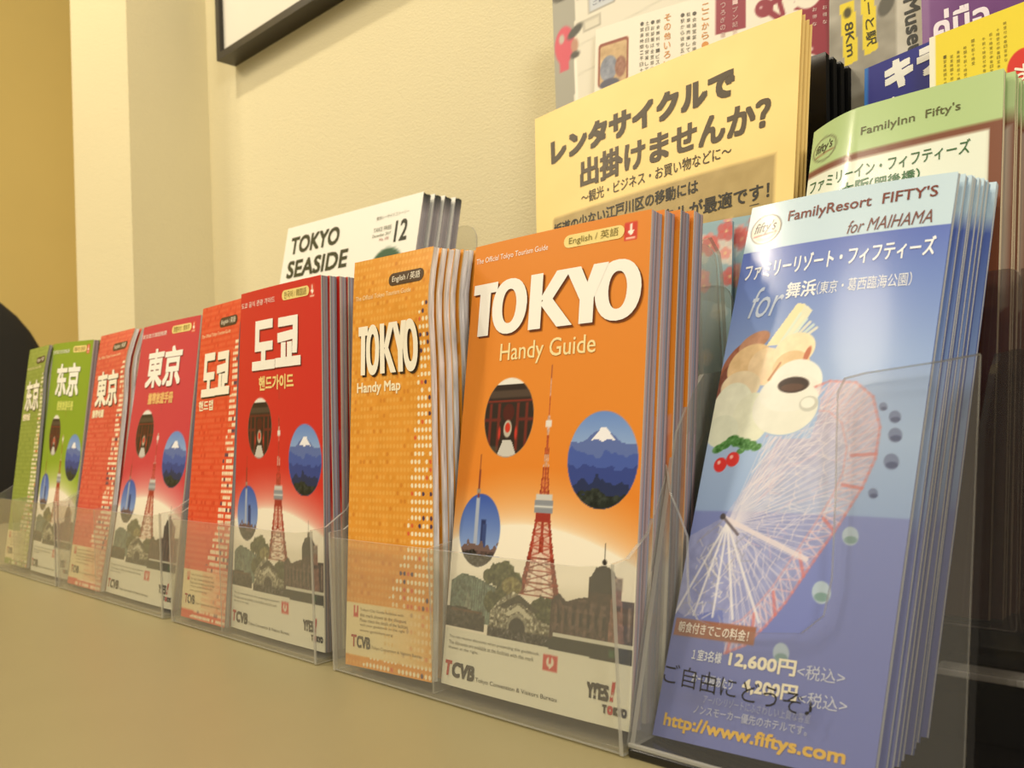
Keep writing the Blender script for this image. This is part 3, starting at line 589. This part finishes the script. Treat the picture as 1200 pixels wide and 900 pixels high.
# ------------------------------------------------------------------ tiered display rack on the right
M_BLK = plain('black_plastic', '14110f', .22, coat=.3)
def rack():
    x0, x1 = -.1965, -.078; o = (x0, .262, 0); t = empty('display_rack', o, 'black tiered display rack with clear pockets at the right end of the counter', 'rack')
    mm = [M_AC, M_ACE]; T = .002
    box('base', (x0, .263, .0), (x1+.13, .545, .0035), M_BLK, t, .0008, o)
    box('tier', (x0+.003, .342, .0036), (x1-.003, .452, .046), M_BLK, t, .0015, o)
    box('tier', (-.2065+.012, .4525, .0036), (x1+.10, .545, .195), M_BLK, t, .0015, o)
    box('tier', (x1+.002, .36, .0), (x1+.12, .452, .030), M_BLK, t, .0015, o)
    L = math.tan(R_(19)); f = lambda x, z: (x, .2625+L*z, z)
    out = [(-.1975, .0036), (-.0815, .0036), (-.0815, .1440), (-.0939, .1424), (-.119, .1400), (-.1262, .1385), (-.1285, .1335), (-.1277, .120), (-.1262, .099), (-.1250, .070), (-.1268, .058), (-.1340, .0515), (-.150, .0495), (-.1660, .0492), (-.1745, .0508), (-.1790, .0560), (-.1812, .066), (-.1835, .080), (-.1885, .088), (-.1940, .096), (-.1975, .107)]
    prism('front_panel', [f(x, z) for x, z in out], (0, math.cos(R_(19)), -math.sin(R_(19))), T, [M_ACL, M_ACE], t, o)
    side = [(.2645, .0036), (.339, .0036), (.388, .1462), (.3524, .1462), (.3279, .1440), (.319, .1370), (.3045, .1200), (.2980, .1010)]
    prism('side_panel', [(x0, a, b) for a, b in side], (1, 0, 0), T, [M_ACV, M_ACE], t, o); prism('side_panel', [(x1-T-.001, a, b) for a, b in side], (1, 0, 0), T, [M_DIM, M_DIM], t, o)
    prism('pocket_front', [(x, .337+.30*(z-.047), z) for x, z in rounded([(x0+.004, .047), (x1-.004, .047), (x1-.004, .179), (x0+.004, .176)], [0, 0, .006, .006])], (0, 1, 0), T, [M_DIM, M_ACE], t, o)
    prism('pocket_front', [(x, .372+.15*(z-.03), z) for x, z in rounded([(x1+.002, .031), (x1+.12, .031), (x1+.12, .181), (x1+.002, .181)], [0, 0, .006, .006])], (0, 1, 0), T, [M_ACL, M_ACE], t, o)
    for x in (x0+.002, x1-.004): prism('pocket_side', [(x, a, b) for a, b in [(.339, .047), (.435, .047), (.452, .19), (.376, .178)]], (1, 0, 0), T, [M_DIM, M_DIM], t, o)
    box('pocket_lip', (x1-.030, .330, .0300), (x1+.004, .3405, .0325), M_ACE, t, .0006, o)
    box('pocket_lip', (x0, .2632, .0036), (x0+.118, .2650, .0052), M_ACE, t, .0004, o)
rack()

# pale blue resort leaflets in the front pocket
def art_maih(res=.42):
    c = Canvas(85, 226, res); X, Y = c.X, c.Y
    stops = [0, 40, 88, 88.8, 118, 150, 185, 203.4, 203.6, 226]; cols = np.array([(.43, .47, .72), (.46, .50, .74), (.51, .56, .79), (.60, .70, .86), (.66, .76, .90), (.58, .68, .86), (.44, .54, .80), (.38, .46, .76), (.78, .87, .92), (.78, .87, .92)])
    for k in range(3): c.c[..., k] = np.interp(Y, stops, cols[:, k])
    # emblem
    c.put(c.ell(9.4, 213.6, 7.6, 7.2), (.35, .30, .26)); c.put(c.ell(9.4, 213.6, 7.0, 6.6), (.93, .90, .82)); c.put(c.ell(9.4, 213.6, 6.2, 5.8), (.80, .76, .62)); c.put(c.ell(9.4, 214.4, 6.4, 5), (.92, .90, .82)); c.put(c.line(4, 210.6, 14.5, 211.8, .9), (.68, .26, .18))
    # bread, vegetables
    def blob(x, y, rx, ry, rot, col, amt=.07, seed=1):
        m = c.ell(x, y, rx, ry, rot); xx, yy = X-x, Y-y
        c.speck(m, col, 4, seed, amt)
    blob(7, 151, 6, 11, -30, (.62, .38, .28), .12, 2); blob(4, 144, 4.5, 9, -20, (.50, .30, .24), .1, 3); blob(14, 160.5, 7.5, 4, 25, (.80, .60, .48), .08, 4)
    c.put(c.poly([(20, 158), (31, 176), (35, 175), (29, 158)]), (.95, .90, .70)); c.put(c.poly([(28, 160), (34.5, 175), (38, 172), (32, 160)]), (.90, .90, .78))
    for k in range(6): c.put(c.line(26+k*1.4, 158, 33+k*1.6, 171-k*1.4, 1.3)*.8, [(.86, .92, .86), (.96, .93, .80)][k % 2])
    blob(14, 150, 11, 9.5, 20, (.93, .80, .60), .07, 5); blob(22, 149, 9, 8, -30, (.96, .85, .68), .06, 6); blob(33, 155, 9, 7.5, 20, (.96, .90, .74), .06, 7); blob(33, 148, 8, 7, 0, (.93, .80, .60), .06, 8); c.put(c.line(24, 143, 28, 150, 1.0), (.78, .55, .38)); c.put(c.ell(39, 153, 1.2, 3.4, -15), (.78, .45, .32))
    blob(11, 141, 9.5, 7, 0, (.93, .86, .72), .05, 9); blob(9, 131, 10, 12, 0, (.92, .93, .84), .04, 10); blob(19, 127, 9, 11, 0, (.91, .92, .82), .04, 11); blob(6, 122, 8, 7, 0, (.89, .91, .82), .04, 12)
    # cup of coffee
    blob(36, 141, 11, 10, 0, (.95, .95, .90), .02, 13); blob(33, 131, 14, 11.5, -5, (.93, .93, .87), .02, 14); blob(34, 137, 13, 8, 0, (.94, .94, .89), .02, 15)
    c.put(c.ell(35.3, 140.6, 7.4, 4.2), (.96, .95, .9)); c.put(c.ell(35.3, 140.2, 6.6, 3.4), (.23, .15, .11)); c.put(c.ell(35, 139.2, 5, 1.6), (.36, .24, .17))
    c.put(c.ell(43, 132, 3.8, 3.2), (.80, .80, .75)); c.put(c.ell(42.6, 132.4, 2.8, 2.2), (.95, .95, .9))
    for x, y, s in ((6, 114.5, 3), (9, 116, 3), (12, 118, 3.2), (15, 117, 3), (18, 116.4, 3), (21, 115.4, 3), (24, 114.6, 2.4), (17, 113.2, 2)): c.speck(c.ell(x, y, s, s*.6, 20), (.30, .52, .25), 1, int(x), .25)
    for x, y in ((8.4, 107.6), (14, 109.8)): c.put(c.ell(x, y, 3.1, 3.1), (.86, .20, .18)); c.put(c.ell(x-.8, y+1, .8, .8), (.98, .75, .7))
    # big wheel: rims and lattice seen at an angle, hub low on the left
    rim = [(30, 128), (40, 137), (50, 141), (60, 140), (67, 134), (71, 122), (71, 110), (68, 99), (62, 85), (55, 71), (47, 55), (41, 46), (34, 38), (26, 34)]
    def at(t, k):
        t = t*(len(rim)-1); i = min(int(t), len(rim)-2); f = t-i; x = rim[i][0]*(1-f)+rim[i+1][0]*f; y = rim[i][1]*(1-f)+rim[i+1][1]*f
        hx, hy = 18, 83; return hx+(x-hx)*k, hy+(y-hy)*k
    m = c.poly([(15, 86), (30, 112), (34, 118), (46, 118)]+rim[2:]+[(22, 50), (5, 46), (0, 48), (0, 78)]); keep = 1-c.ell(33, 131, 14.6, 12)
    c.speck(m*.42*keep, (.74, .74, .84), 3, 70, .12)
    m2 = m*(Y > 84)*np.clip((Y-84)/40, 0, 1)*keep; c.speck(m2*.5, (.84, .74, .80), 4, 71, .15); r = np.random.RandomState(3); c0 = c.c.copy()
    for k in range(150):
        a, e = r.uniform(0, .75), r.uniform(.2, .95); p, q = at(a, e), at(min(1, a+r.uniform(-.08, .1)) if a > .1 else a+.05, min(1, e+r.uniform(.05, .25))); c.put(c.line(*p, *q, .4)*.55, [(.93, .90, .93), (.86, .74, .80), (.70, .70, .82)][r.randint(3)])
    for k in range(60):
        a = k/60; x, y = at(a, .96); c.put(c.line(18+(k % 2)*3-1, 83, x, y, .34)*.8, (.88, .86, .90))
    for kk in (.30, .48, .66, .82):
        for k in range(36): p, q = at(k/36, kk), at((k+1)/36, kk+.03*(k % 2)); c.put(c.line(*p, *q, .38)*.7, (.90, .86, .88))
    for k in range(44): p, q = at(k/44, .82), at((k+1)/44, 1.0); c.put(c.line(*p, *q, .5)*.8, (.90, .80, .82))
    for k in range(44): p, q = at((k+1)/44, .82), at(k/44, 1.0); c.put(c.line(*p, *q, .5)*.7, (.86, .72, .76))
    for kk, w, col in ((.80, .8, (.88, .66, .66)), (1., 1.1, (.84, .50, .48))):
        for k in range(52): p, q = at(k/52, kk), at((k+1)/52, kk); c.put(c.line(*p, *q, w)*.45, col)
    for k in range(7): p, q = at(.42+k*.09, .84), at(.45+k*.09, 1.0); c.put(c.line(*p, *q, 1.3)*.6, (.86, .46, .42))
    for k in range(70): a, b = r.uniform(0, 1), r.uniform(0, 1); p, q = at(a*.35, b*.7+.1), at(min(1, a*.35+.06), b*.7+.2); c.put(c.line(*p, *q, .35)*.6, (.93, .90, .92))
    for k in range(110): x0 = r.uniform(0, 40); y0 = r.uniform(47, 82); c.put(c.line(x0*.55+9*(y0-47)/40, y0, x0*.55+9*(y0-47)/40+r.uniform(-5, 6), y0+r.uniform(-6, 7), .45)*.65, [(.92, .90, .88), (.62, .62, .68), (.86, .84, .86)][r.randint(3)])
    for x in (0, 9, 18, 27, 38): c.put(c.line(17, 84, x, 47, 1.0)*.8, (.92, .91, .92))
    c.put(c.line(14.4, 86, 52, 71.5, 2.0)*.85, (.90, .86, .88)); c.put(c.line(14, 86.5, 22.6, 79.3, 1.2), (.45, .42, .46)); c.put(c.ell(14.4, 86.2, 1.3, 1.3), (.3, .28, .3))
    c.c = c.c*keep[..., None]+c0*(1-keep)[..., None]
    for x, y, s, g in ((75.5, 126, 2.0, 1), (76.5, 119, 2.3, 1), (76.5, 109, 2.5, 1), (72, 97, 1.6, 1), (66.5, 81, 2.8, 0), (59.5, 60, 3.3, 0), (48.5, 37, 3, 0), (71, 130, 1.4, 1)):
        c.put(c.ell(x, y, s, s*1.25, 20)*.8, (.74, .82, .84) if not g else (.40, .45, .60)); c.put(c.ell(x+.3, y-s*.5, s*.8, s*.5), (.50, .62, .62) if not g else (.28, .33, .50))
    c.put(c.rect(1, 38.3, 37.5, 45), (.62, .42, .34)); return c
TM = [("FamilyResort  FIFTY'S", 19.7, 213.8, 59.5, 6.6, '7c3b2c', {'b': .008, 'rot': .9}), ('for MAIHAMA', 47, 204.4, 31.5, 5.8, '7c4a40', {'sh': .3, 'rot': .9}), ('ファミリーリゾート・フィフティーズ', 3, 189.6, 78, 8.4, 'f6f8fa', {'b': .012, 'rot': .8}),
      ('舞浜', 25, 178.4, 13, 7.4, 'f6f8fa', {'b': .016}), ('（東京・葛西臨海公園）', 38.4, 178.6, 36, 5.8, 'eef2f6'), ('for', 8.5, 171.5, 16, 14, 'c9d6ea', {'sh': .4}), ("fifty's", 4.0, 210.6, 10.8, 6.4, '3a2c20', {'sh': .35, 'b': .004, 'rot': 4}),
      ('朝食付きでこの料金！', 3, 39.8, 32, 4.2, 'f0e2d2', {'b': .01, 'rot': -1}), ('１室3名様', 12, 30, 13.5, 4.2, 'e4e8f0', {'b': .01}), ('12,600円', 28.6, 29.4, 26.4, 5.8, 'f4ecd0', {'b': .03}), ('<税込>', 55.6, 29.4, 16.4, 5, 'cfd4e4'),
      ('お一人様あたり', 14, 21.4, 18, 4, 'd4daea', {'b': .01}), ('4,200円', 35.8, 21, 21, 5.8, 'f4ecd0', {'b': .03}), ('<税込>', 57.6, 20.4, 16.4, 5, 'cfd4e4'), ('アーバンリゾートにふさわしい上質な客室', 20.7, 15, 42, 3.2, 'a9b0d0'), ('ノンスモーカー優先のホテルです。', 17.3, 10.8, 45, 3.4, 'b9bfd8', {'b': .01}), ('http://www.fiftys.com', 4.4, 3.0, 71.5, 6.2, 'e3b84a', {'b': .03})]
def edge_maih(k, r, v):
    v = v[:, None]; b = r.uniform(.9, 1.05)
    if k == 0: return np.where(v > .9, np.array((.72, .80, .86)), np.where(v > .6, np.array((.36, .44, .70)), np.array((.50, .52, .68))))*b
    if k == 1: return np.tile((.78, .79, .80), (len(v), 1))*b
    return np.where(v > .9, np.array((.55, .66, .76)), np.array((.30, .36, .58)))*b
AM = art_maih()
MC = [(-.1790, .35, .2168), (-.0935, .3450, .2130), (-.1080, .2700, .0105), (-.1940, .2760, .0050)]
stack('leaflet', labs('glossy blue resort hotel leaflet with coffee cup and big wheel, front of its stack', 'blue resort leaflet, %s from the front of its stack', 9), 'leaflet', 'blue resort leaflets in the front pocket', MC, 85, 226, AM, TM, 9, .0036, 3, (.0003, .0050, .0004), edge_maih, bow=.0022, low=8, mat=M_GLOSS, jit=.0012, inset=.5, first_gap=.0012)
# marker writing on the clear pocket front
def marker():
    z = lambda zz: .2625+math.tan(R_(19))*zz-.0004
    c = [(-.1975, z(.13), .13), (-.0815, z(.13), .13), (-.0815, z(.0036), .0036), (-.1975, z(.0036), .0036)]
    S = Surf(c, 116, 133.7); o = lettering([('ご自由にどうぞ♪', 12.5, 25.5, 58, 7.4, '17140f', {'rot': -1.2})], S, None, plain('black_marker', '17140f', .5), 'handwriting', base=.0002)
    o.location = c[3]; tag(o, 'black handwritten Japanese note on the clear front pocket', 'writing')
marker()

# green hotel leaflets in the second pocket
def art_fam():
    c = Canvas(88, 226, .9, rgb('e9eedb')); c.put(c.rect(-1, 202, 89, 227), rgb('b3cb8d')); c.put(c.rect(-1, 199, 89, 202.6), rgb('7d4a32')); c.put(c.rect(83, -1, 89, 202), rgb('7d4a32')); c.put(c.rect(-1, -1, 89, 120), rgb('6b3a28'))
    c.put(c.ell(8.8, 212, 7.2, 6.6), rgb('5a5138')); c.put(c.ell(8.8, 212, 6.6, 6.0), rgb('b3cb8d')); c.put(c.line(4, 209, 14, 210, .8), rgb('8a4a30')); return c
TF = [("FamilyInn  Fifty's", 28.6, 209.5, 43, 5.6, '5d5a34', {'b': .004, 'rot': .6}), ("fifty's", 3.6, 209.2, 10.4, 6, '4a3c28', {'sh': .35, 'b': .004, 'rot': 4}), ('ファミリーイン・フィフティーズ', 2, 189.5, 74, 7, '3f6a3c', {'b': .006}), ('大阪', 20, 181.5, 14, 7, '2f6a38', {'b': .018}), ('（肥後橋）', 34, 182, 22, 5.6, '2f6a38', {'b': .012})]
def edge_fam(k, r, v):
    v = v[:, None]
    if k == 0: return np.where(v > .9, np.array(rgb('a8c088')), np.array((.42, .24, .17)))
    if k == 1: return np.tile((.88, .84, .72), (len(v), 1))
    return np.where(v > .9, np.array(rgb('94ac78')), np.array((.78, .70, .60)))
droop = lambda u, v: -.010*np.clip(1-u*3.2, 0, 1)**1.6*np.clip(v*2-1, 0, 1)
FC = [(-.1790, .41, .2680), (-.0909, .41, .2683), (-.0935, .348, .0475), (-.1800, .348, .0475)]
stack('leaflet', labs('green and white hotel leaflet with brown border, front of its stack', 'green-topped brown-edged leaflet, %s from the front of its stack', 11), 'leaflet', 'green hotel leaflets in the second pocket', FC, 88, 226, art_fam(), TF, 11, .0038, 3, (.0016, .0048, -.0002), edge_fam, bow=.001, fn=droop, low=8, mat=M_GLOSS, jit=.002, inset=.5, first_gap=.0015)

# ------------------------------------------------------------------ top tier
def sheet(name, label, cat, cor, w, h, cv, texts, th=.0012, layers=2, mat=None, group=None, bow=.0, edge=(.75, .73, .68), fn=None):
    S = Surf(cor, w, h, bow, fn); t = empty(name, cor[3], label, cat, group); cover(cv, S, t, mat or M_PRINT)
    if texts: lettering(texts, S, t, mat or M_PRINT)
    page_block(S, th, layers, t, .3, (lambda k, r, v: edge), 5); return t
def lean_rect(x0, x1, y, ztop, h, lean=8, slope=0, dxb=0):
    a = R_(lean); return [(x0, y, ztop), (x1, y, ztop+slope), (x1+dxb, y-h*math.sin(a), ztop+slope-h*math.cos(a)), (x0+dxb, y-h*math.sin(a), ztop-h*math.cos(a))]
# street map poster, 260 x 290
c = Canvas(250, 270, 1.5, rgb('ded8c4')); c.put(c.poly([(0, 0), (0, 270), (26, 270), (22, 200), (20, 150), (18, 0)]), rgb('9d9a8a')); c.put(c.poly([(20, 0), (22, 230), (25, 230), (23, 0)]), rgb('efe9d6'))
for q, (x, y, w_, h_, col) in enumerate(((28, 252, 12, 9, 'c9c4ac'), (44, 255, 14, 10, 'b9b6a0'), (40, 236, 26, 12, 'c3c8cc'), (70, 240, 30, 18, 'dda850'), (104, 250, 20, 14, 'c8ccb8'), (60, 262, 16, 8, 'd8d2bb'), (34, 222, 16, 8, 'd5cfba'))):
    c.put(c.rect(x-.8, y-.8, x+w_+.8, y+h_+.8), rgb('77705f')); c.put(c.rect(x, y, x+w_, y+h_), rgb(col))
c.put(c.ell(12, 218, 11, 16)+c.rect(6, 196, 16, 210), rgb('cf4356')); c.put(c.ell(9, 224, 3, 4), rgb('b9b0a0')); c.put(c.ell(12, 262, 12, 5), rgb('4c4838'))
c.put(c.ell(24, 226, 9, 4, 25), rgb('3c3b2e')); c.put(c.ell(23, 214, 4, 6), rgb('b58468')); c.put(c.ell(23, 206, 5, 3), rgb('443c30'))
for k in range(9): c.put(c.line(26, 20+k*24, 250, 40+k*24, 1.2)*.6, rgb('b3ad98'))
sheet('map_poster', 'large pale street map with grey road and pink figure, left of the top tier', 'map', [(-.428, .520, .4640), (-.20, .520, .470), (-.186, .482, .20), (-.400, .482, .20)], 250, 270, c, [('ご利用', 44, 240, 18, 4, '5a6480')], th=.001)
# folded white leaflet with vertical writing
c = Canvas(180, 195, .9, rgb('e9e2cf')); c.put(c.rrect(3, 148, 31, 182, 3), rgb('8a4023')); c.speck(c.rrect(4.8, 148, 29.4, 179.5, 2), rgb('c8a878'), 6, 4, .12); c.speck(c.ell(13, 161, 8, 10), rgb('7c8290'), 5, 5, .15); c.speck(c.ell(24, 160, 5, 8), rgb('8c5a40'), 3, 6, .15); c.put(c.ell(14, 149, 9, 4), rgb('4a4a5c'))
c.put(c.rect(100, 164, 121, 212), rgb('8e2738')); c.put(c.rect(152, 120, 181, 178)*(1-c.ell(160, 180, 9, 12)), rgb('8e2738'))
for k in range(8): c.put(c.ell(150.5+k*1.4, 172-k*5.4, 4.2, 2.2), rgb('e9e2cf'))
c.put(c.ell(133, 175, 6, 6.5)+c.line(133, 175, 144, 180, 4)+c.line(136, 172, 142, 166, 4)+c.line(142, 180, 145, 168, 3), rgb('8e2738')); c.put(c.ell(131, 176, 1, 1), rgb('d0a8a8'))
T = []
for k, (x, txt, col, s) in enumerate(((41, '●営業時間：平日十時から', '4c473c', 3.0), (45.5, '土日祝日も営業しています', '4c473c', 3.0), (50, '●お部屋は全室禁煙です', '4c473c', 3.0), (54.5, '朝食無料サービス中です', '4c473c', 3.0), (74, '●駅から徒歩五分の立地', '4c473c', 3.0), (78.5, '駐車場完備しております', '4c473c', 3.0), (83, '●会議室宴会場もあります', '4c473c', 3.0))):
    for j, ch in enumerate(txt): T.append((ch, x, 186-j*4.4-k*.6, s, s, col))
for x, txt in ((61, 'その他いろいろ'), (90, 'ここから・に')):
    for j, ch in enumerate(txt): T.append((ch, x, 184-j*7, 5.2, 5.2, 'd08a34', {'b': .01}))
for x, y0, txt in ((103.5, 188, 'くつろぎの宿'), (112, 188, 'オープン記念')):
    for j, ch in enumerate(txt+'です。'): T.append((ch, x, y0-j*5.4, 3.6, 3.6, 'd9b8b4'))
for x in (163, 169, 175):
    for j, ch in enumerate('お得な'): T.append((ch, x, 165-j*5, 2.6, 2.6, 'e4ccc4'))
sheet('leaflet', 'white leaflet with vertical Japanese writing and dark red badges above the cream flyer', 'leaflet', [(-.3770, .507, .4120), (-.1940, .507, .3900), (-.188, .472, .206), (-.366, .472, .214)], 180, 195, c, T, th=.0015, bow=.004)
# clear-sleeved sheet with yellow strips
c = Canvas(70, 180, .9, rgb('a39d8c')); c.speck(np.ones_like(c.X), rgb('9d988a'), 14, 3, .12); c.speck(c.rect(36, -1, 71, 181), rgb('c5c0b2'), 12, 9, .07)
c.put(c.poly([(6, 105), (1.5, 149), (11, 150), (15, 108)])*0, 0)
c.put(c.poly([(8.5, 122), (5.9, 161.5), (14, 161.5), (16, 124)]), rgb('e6cf2e')); c.put(c.poly([(19, 125), (17, 174), (24.3, 174), (26.2, 127)]), rgb('e6cf2e')); c.put(c.ell(10.2, 155, 2.2, 3.2), rgb('4a441c')); c.put(c.ell(31, 152, 4, 7, -20), rgb('5d5a50'))
sheet('map_sheet', 'grey map sheet with two yellow distance strips reading 8Km', 'map', [(-.1990, .500, .3790), (-.1250, .500, .3790), (-.1250, .476, .2000), (-.1990, .476, .2000)], 70, 180, c,
      [('8Km', 8.6, 148.5, 21, 4.6, '3a3618', {'rot': -86, 'b': .01}), ('ぽーと駅', 18.2, 166, 36, 5.4, '3a3618', {'rot': -86, 'b': .01}), ('Museum', 39.5, 150, 44, 8, '3c3c38', {'rot': -86, 'b': .03})], th=.001)
# black booklets seen edge on
for i in range(4):
    cr = lean_rect(-.262, -.1895+.0012*i, .4655+.0072*i, .3230-.001*i, .118, 6)
    cv = Canvas(72, 118, 12, (.05, .05, .05)); sheet('booklet', ['black booklet just behind the cream flyers, frontmost of four', 'black booklet behind the cream flyers, second from the front', 'black booklet behind the cream flyers, third from the front', 'black booklet behind the cream flyers, rearmost of four'][i], 'booklet', cr, 72, 118, cv, None, th=.0052, layers=3, mat=M_GLOSS, group='black booklets behind the flyers', edge=(.055, .052, .05))
# purple guide
c = Canvas(90, 165, .8, rgb('6f3a7c')); c.speck(np.ones_like(c.X), rgb('71407e'), 20, 2, .05); c.put(c.rect(-1, -1, 4, 166)*.5, rgb('a080a8'))
sheet('booklet', 'purple booklet with white Thai lettering at the top right', 'booklet', lean_rect(-.1458, -.0560, .492, .3670, .165, 6), 90, 165, c, [('คู่มือ', 6.0, 109, 27, 23, 'f3e9f0', {'b': .018, 'rot': 1})], th=.006, layers=6, mat=M_GLOSS)
# blue leaflet
c = Canvas(75, 120, .8, rgb('2c2f86')); c.put(c.rect(-1, -1, 2.4, 121), rgb('2f72c0'))
sheet('leaflet', 'dark blue leaflet with big white katakana behind the green leaflet', 'leaflet', [(-.1730, .4765, .3110), (-.1080, .4765, .3190), (-.1080, .4645, .1990), (-.1760, .4645, .1960)], 75, 120, c, [('キラリ', 13, 100.5, 52, 17, 'f0eee6', {'b': .06, 'rot': 3}), ('●', 17, 95.5, 1.6, 1.6, 'f0eee6')], th=.002, mat=M_PRINT)
# yellow leaflet
c = Canvas(60, 115, .6, rgb('eed83a')); c.put(c.rect(-1, -1, 3.2, 116), rgb('f2efd8')); c.put(c.ell(47, 83.5, 8, 9)*(c.Y > 70)+c.rect(39.6, 68, 54, 84), rgb('d8382c')); c.put(c.ell(54, 90, 5, 6), rgb('e9e6d2')); c.put(c.ell(52, 97, 3.4, 3)+c.ell(57, 96, 3, 3), rgb('2c2a24')); c.put(c.ell(55, 100.5, 3.6, 1.8), rgb('4f6a2c'))
T = []
for k, (x, y0, n_, s) in enumerate(((7.5, 101, 13, 1.5), (11, 100, 12, 1.5), (14.5, 101, 9, 1.5), (18, 102, 9, 1.5), (22, 104, 6, 1.6), (27.5, 103, 11, 1.5), (31, 104, 11, 1.5), (34.5, 105, 10, 1.5), (38, 107, 9, 1.5))):
    for j in range(n_): T.append(('■営業時間午前十時受付中毎日定休なし'[(j+k) % 18], x, y0-j*2.3, s, s*1.1, '6a6020'))
T += [('700', 42.5, 84, 12, 5, 'f6f0e0', {'rot': -86, 'b': .03}), ('円引き', 49, 83, 11, 2.6, 'e8a090', {'rot': -86})]
sheet('leaflet', 'yellow leaflet with columns of small print and red badge reading 700', 'leaflet', [(-.1365, .4675, .3135), (-.0830, .4675, .3175), (-.0830, .4560, .2020), (-.1385, .4560, .1985)], 60, 115, c, T, th=.0015)
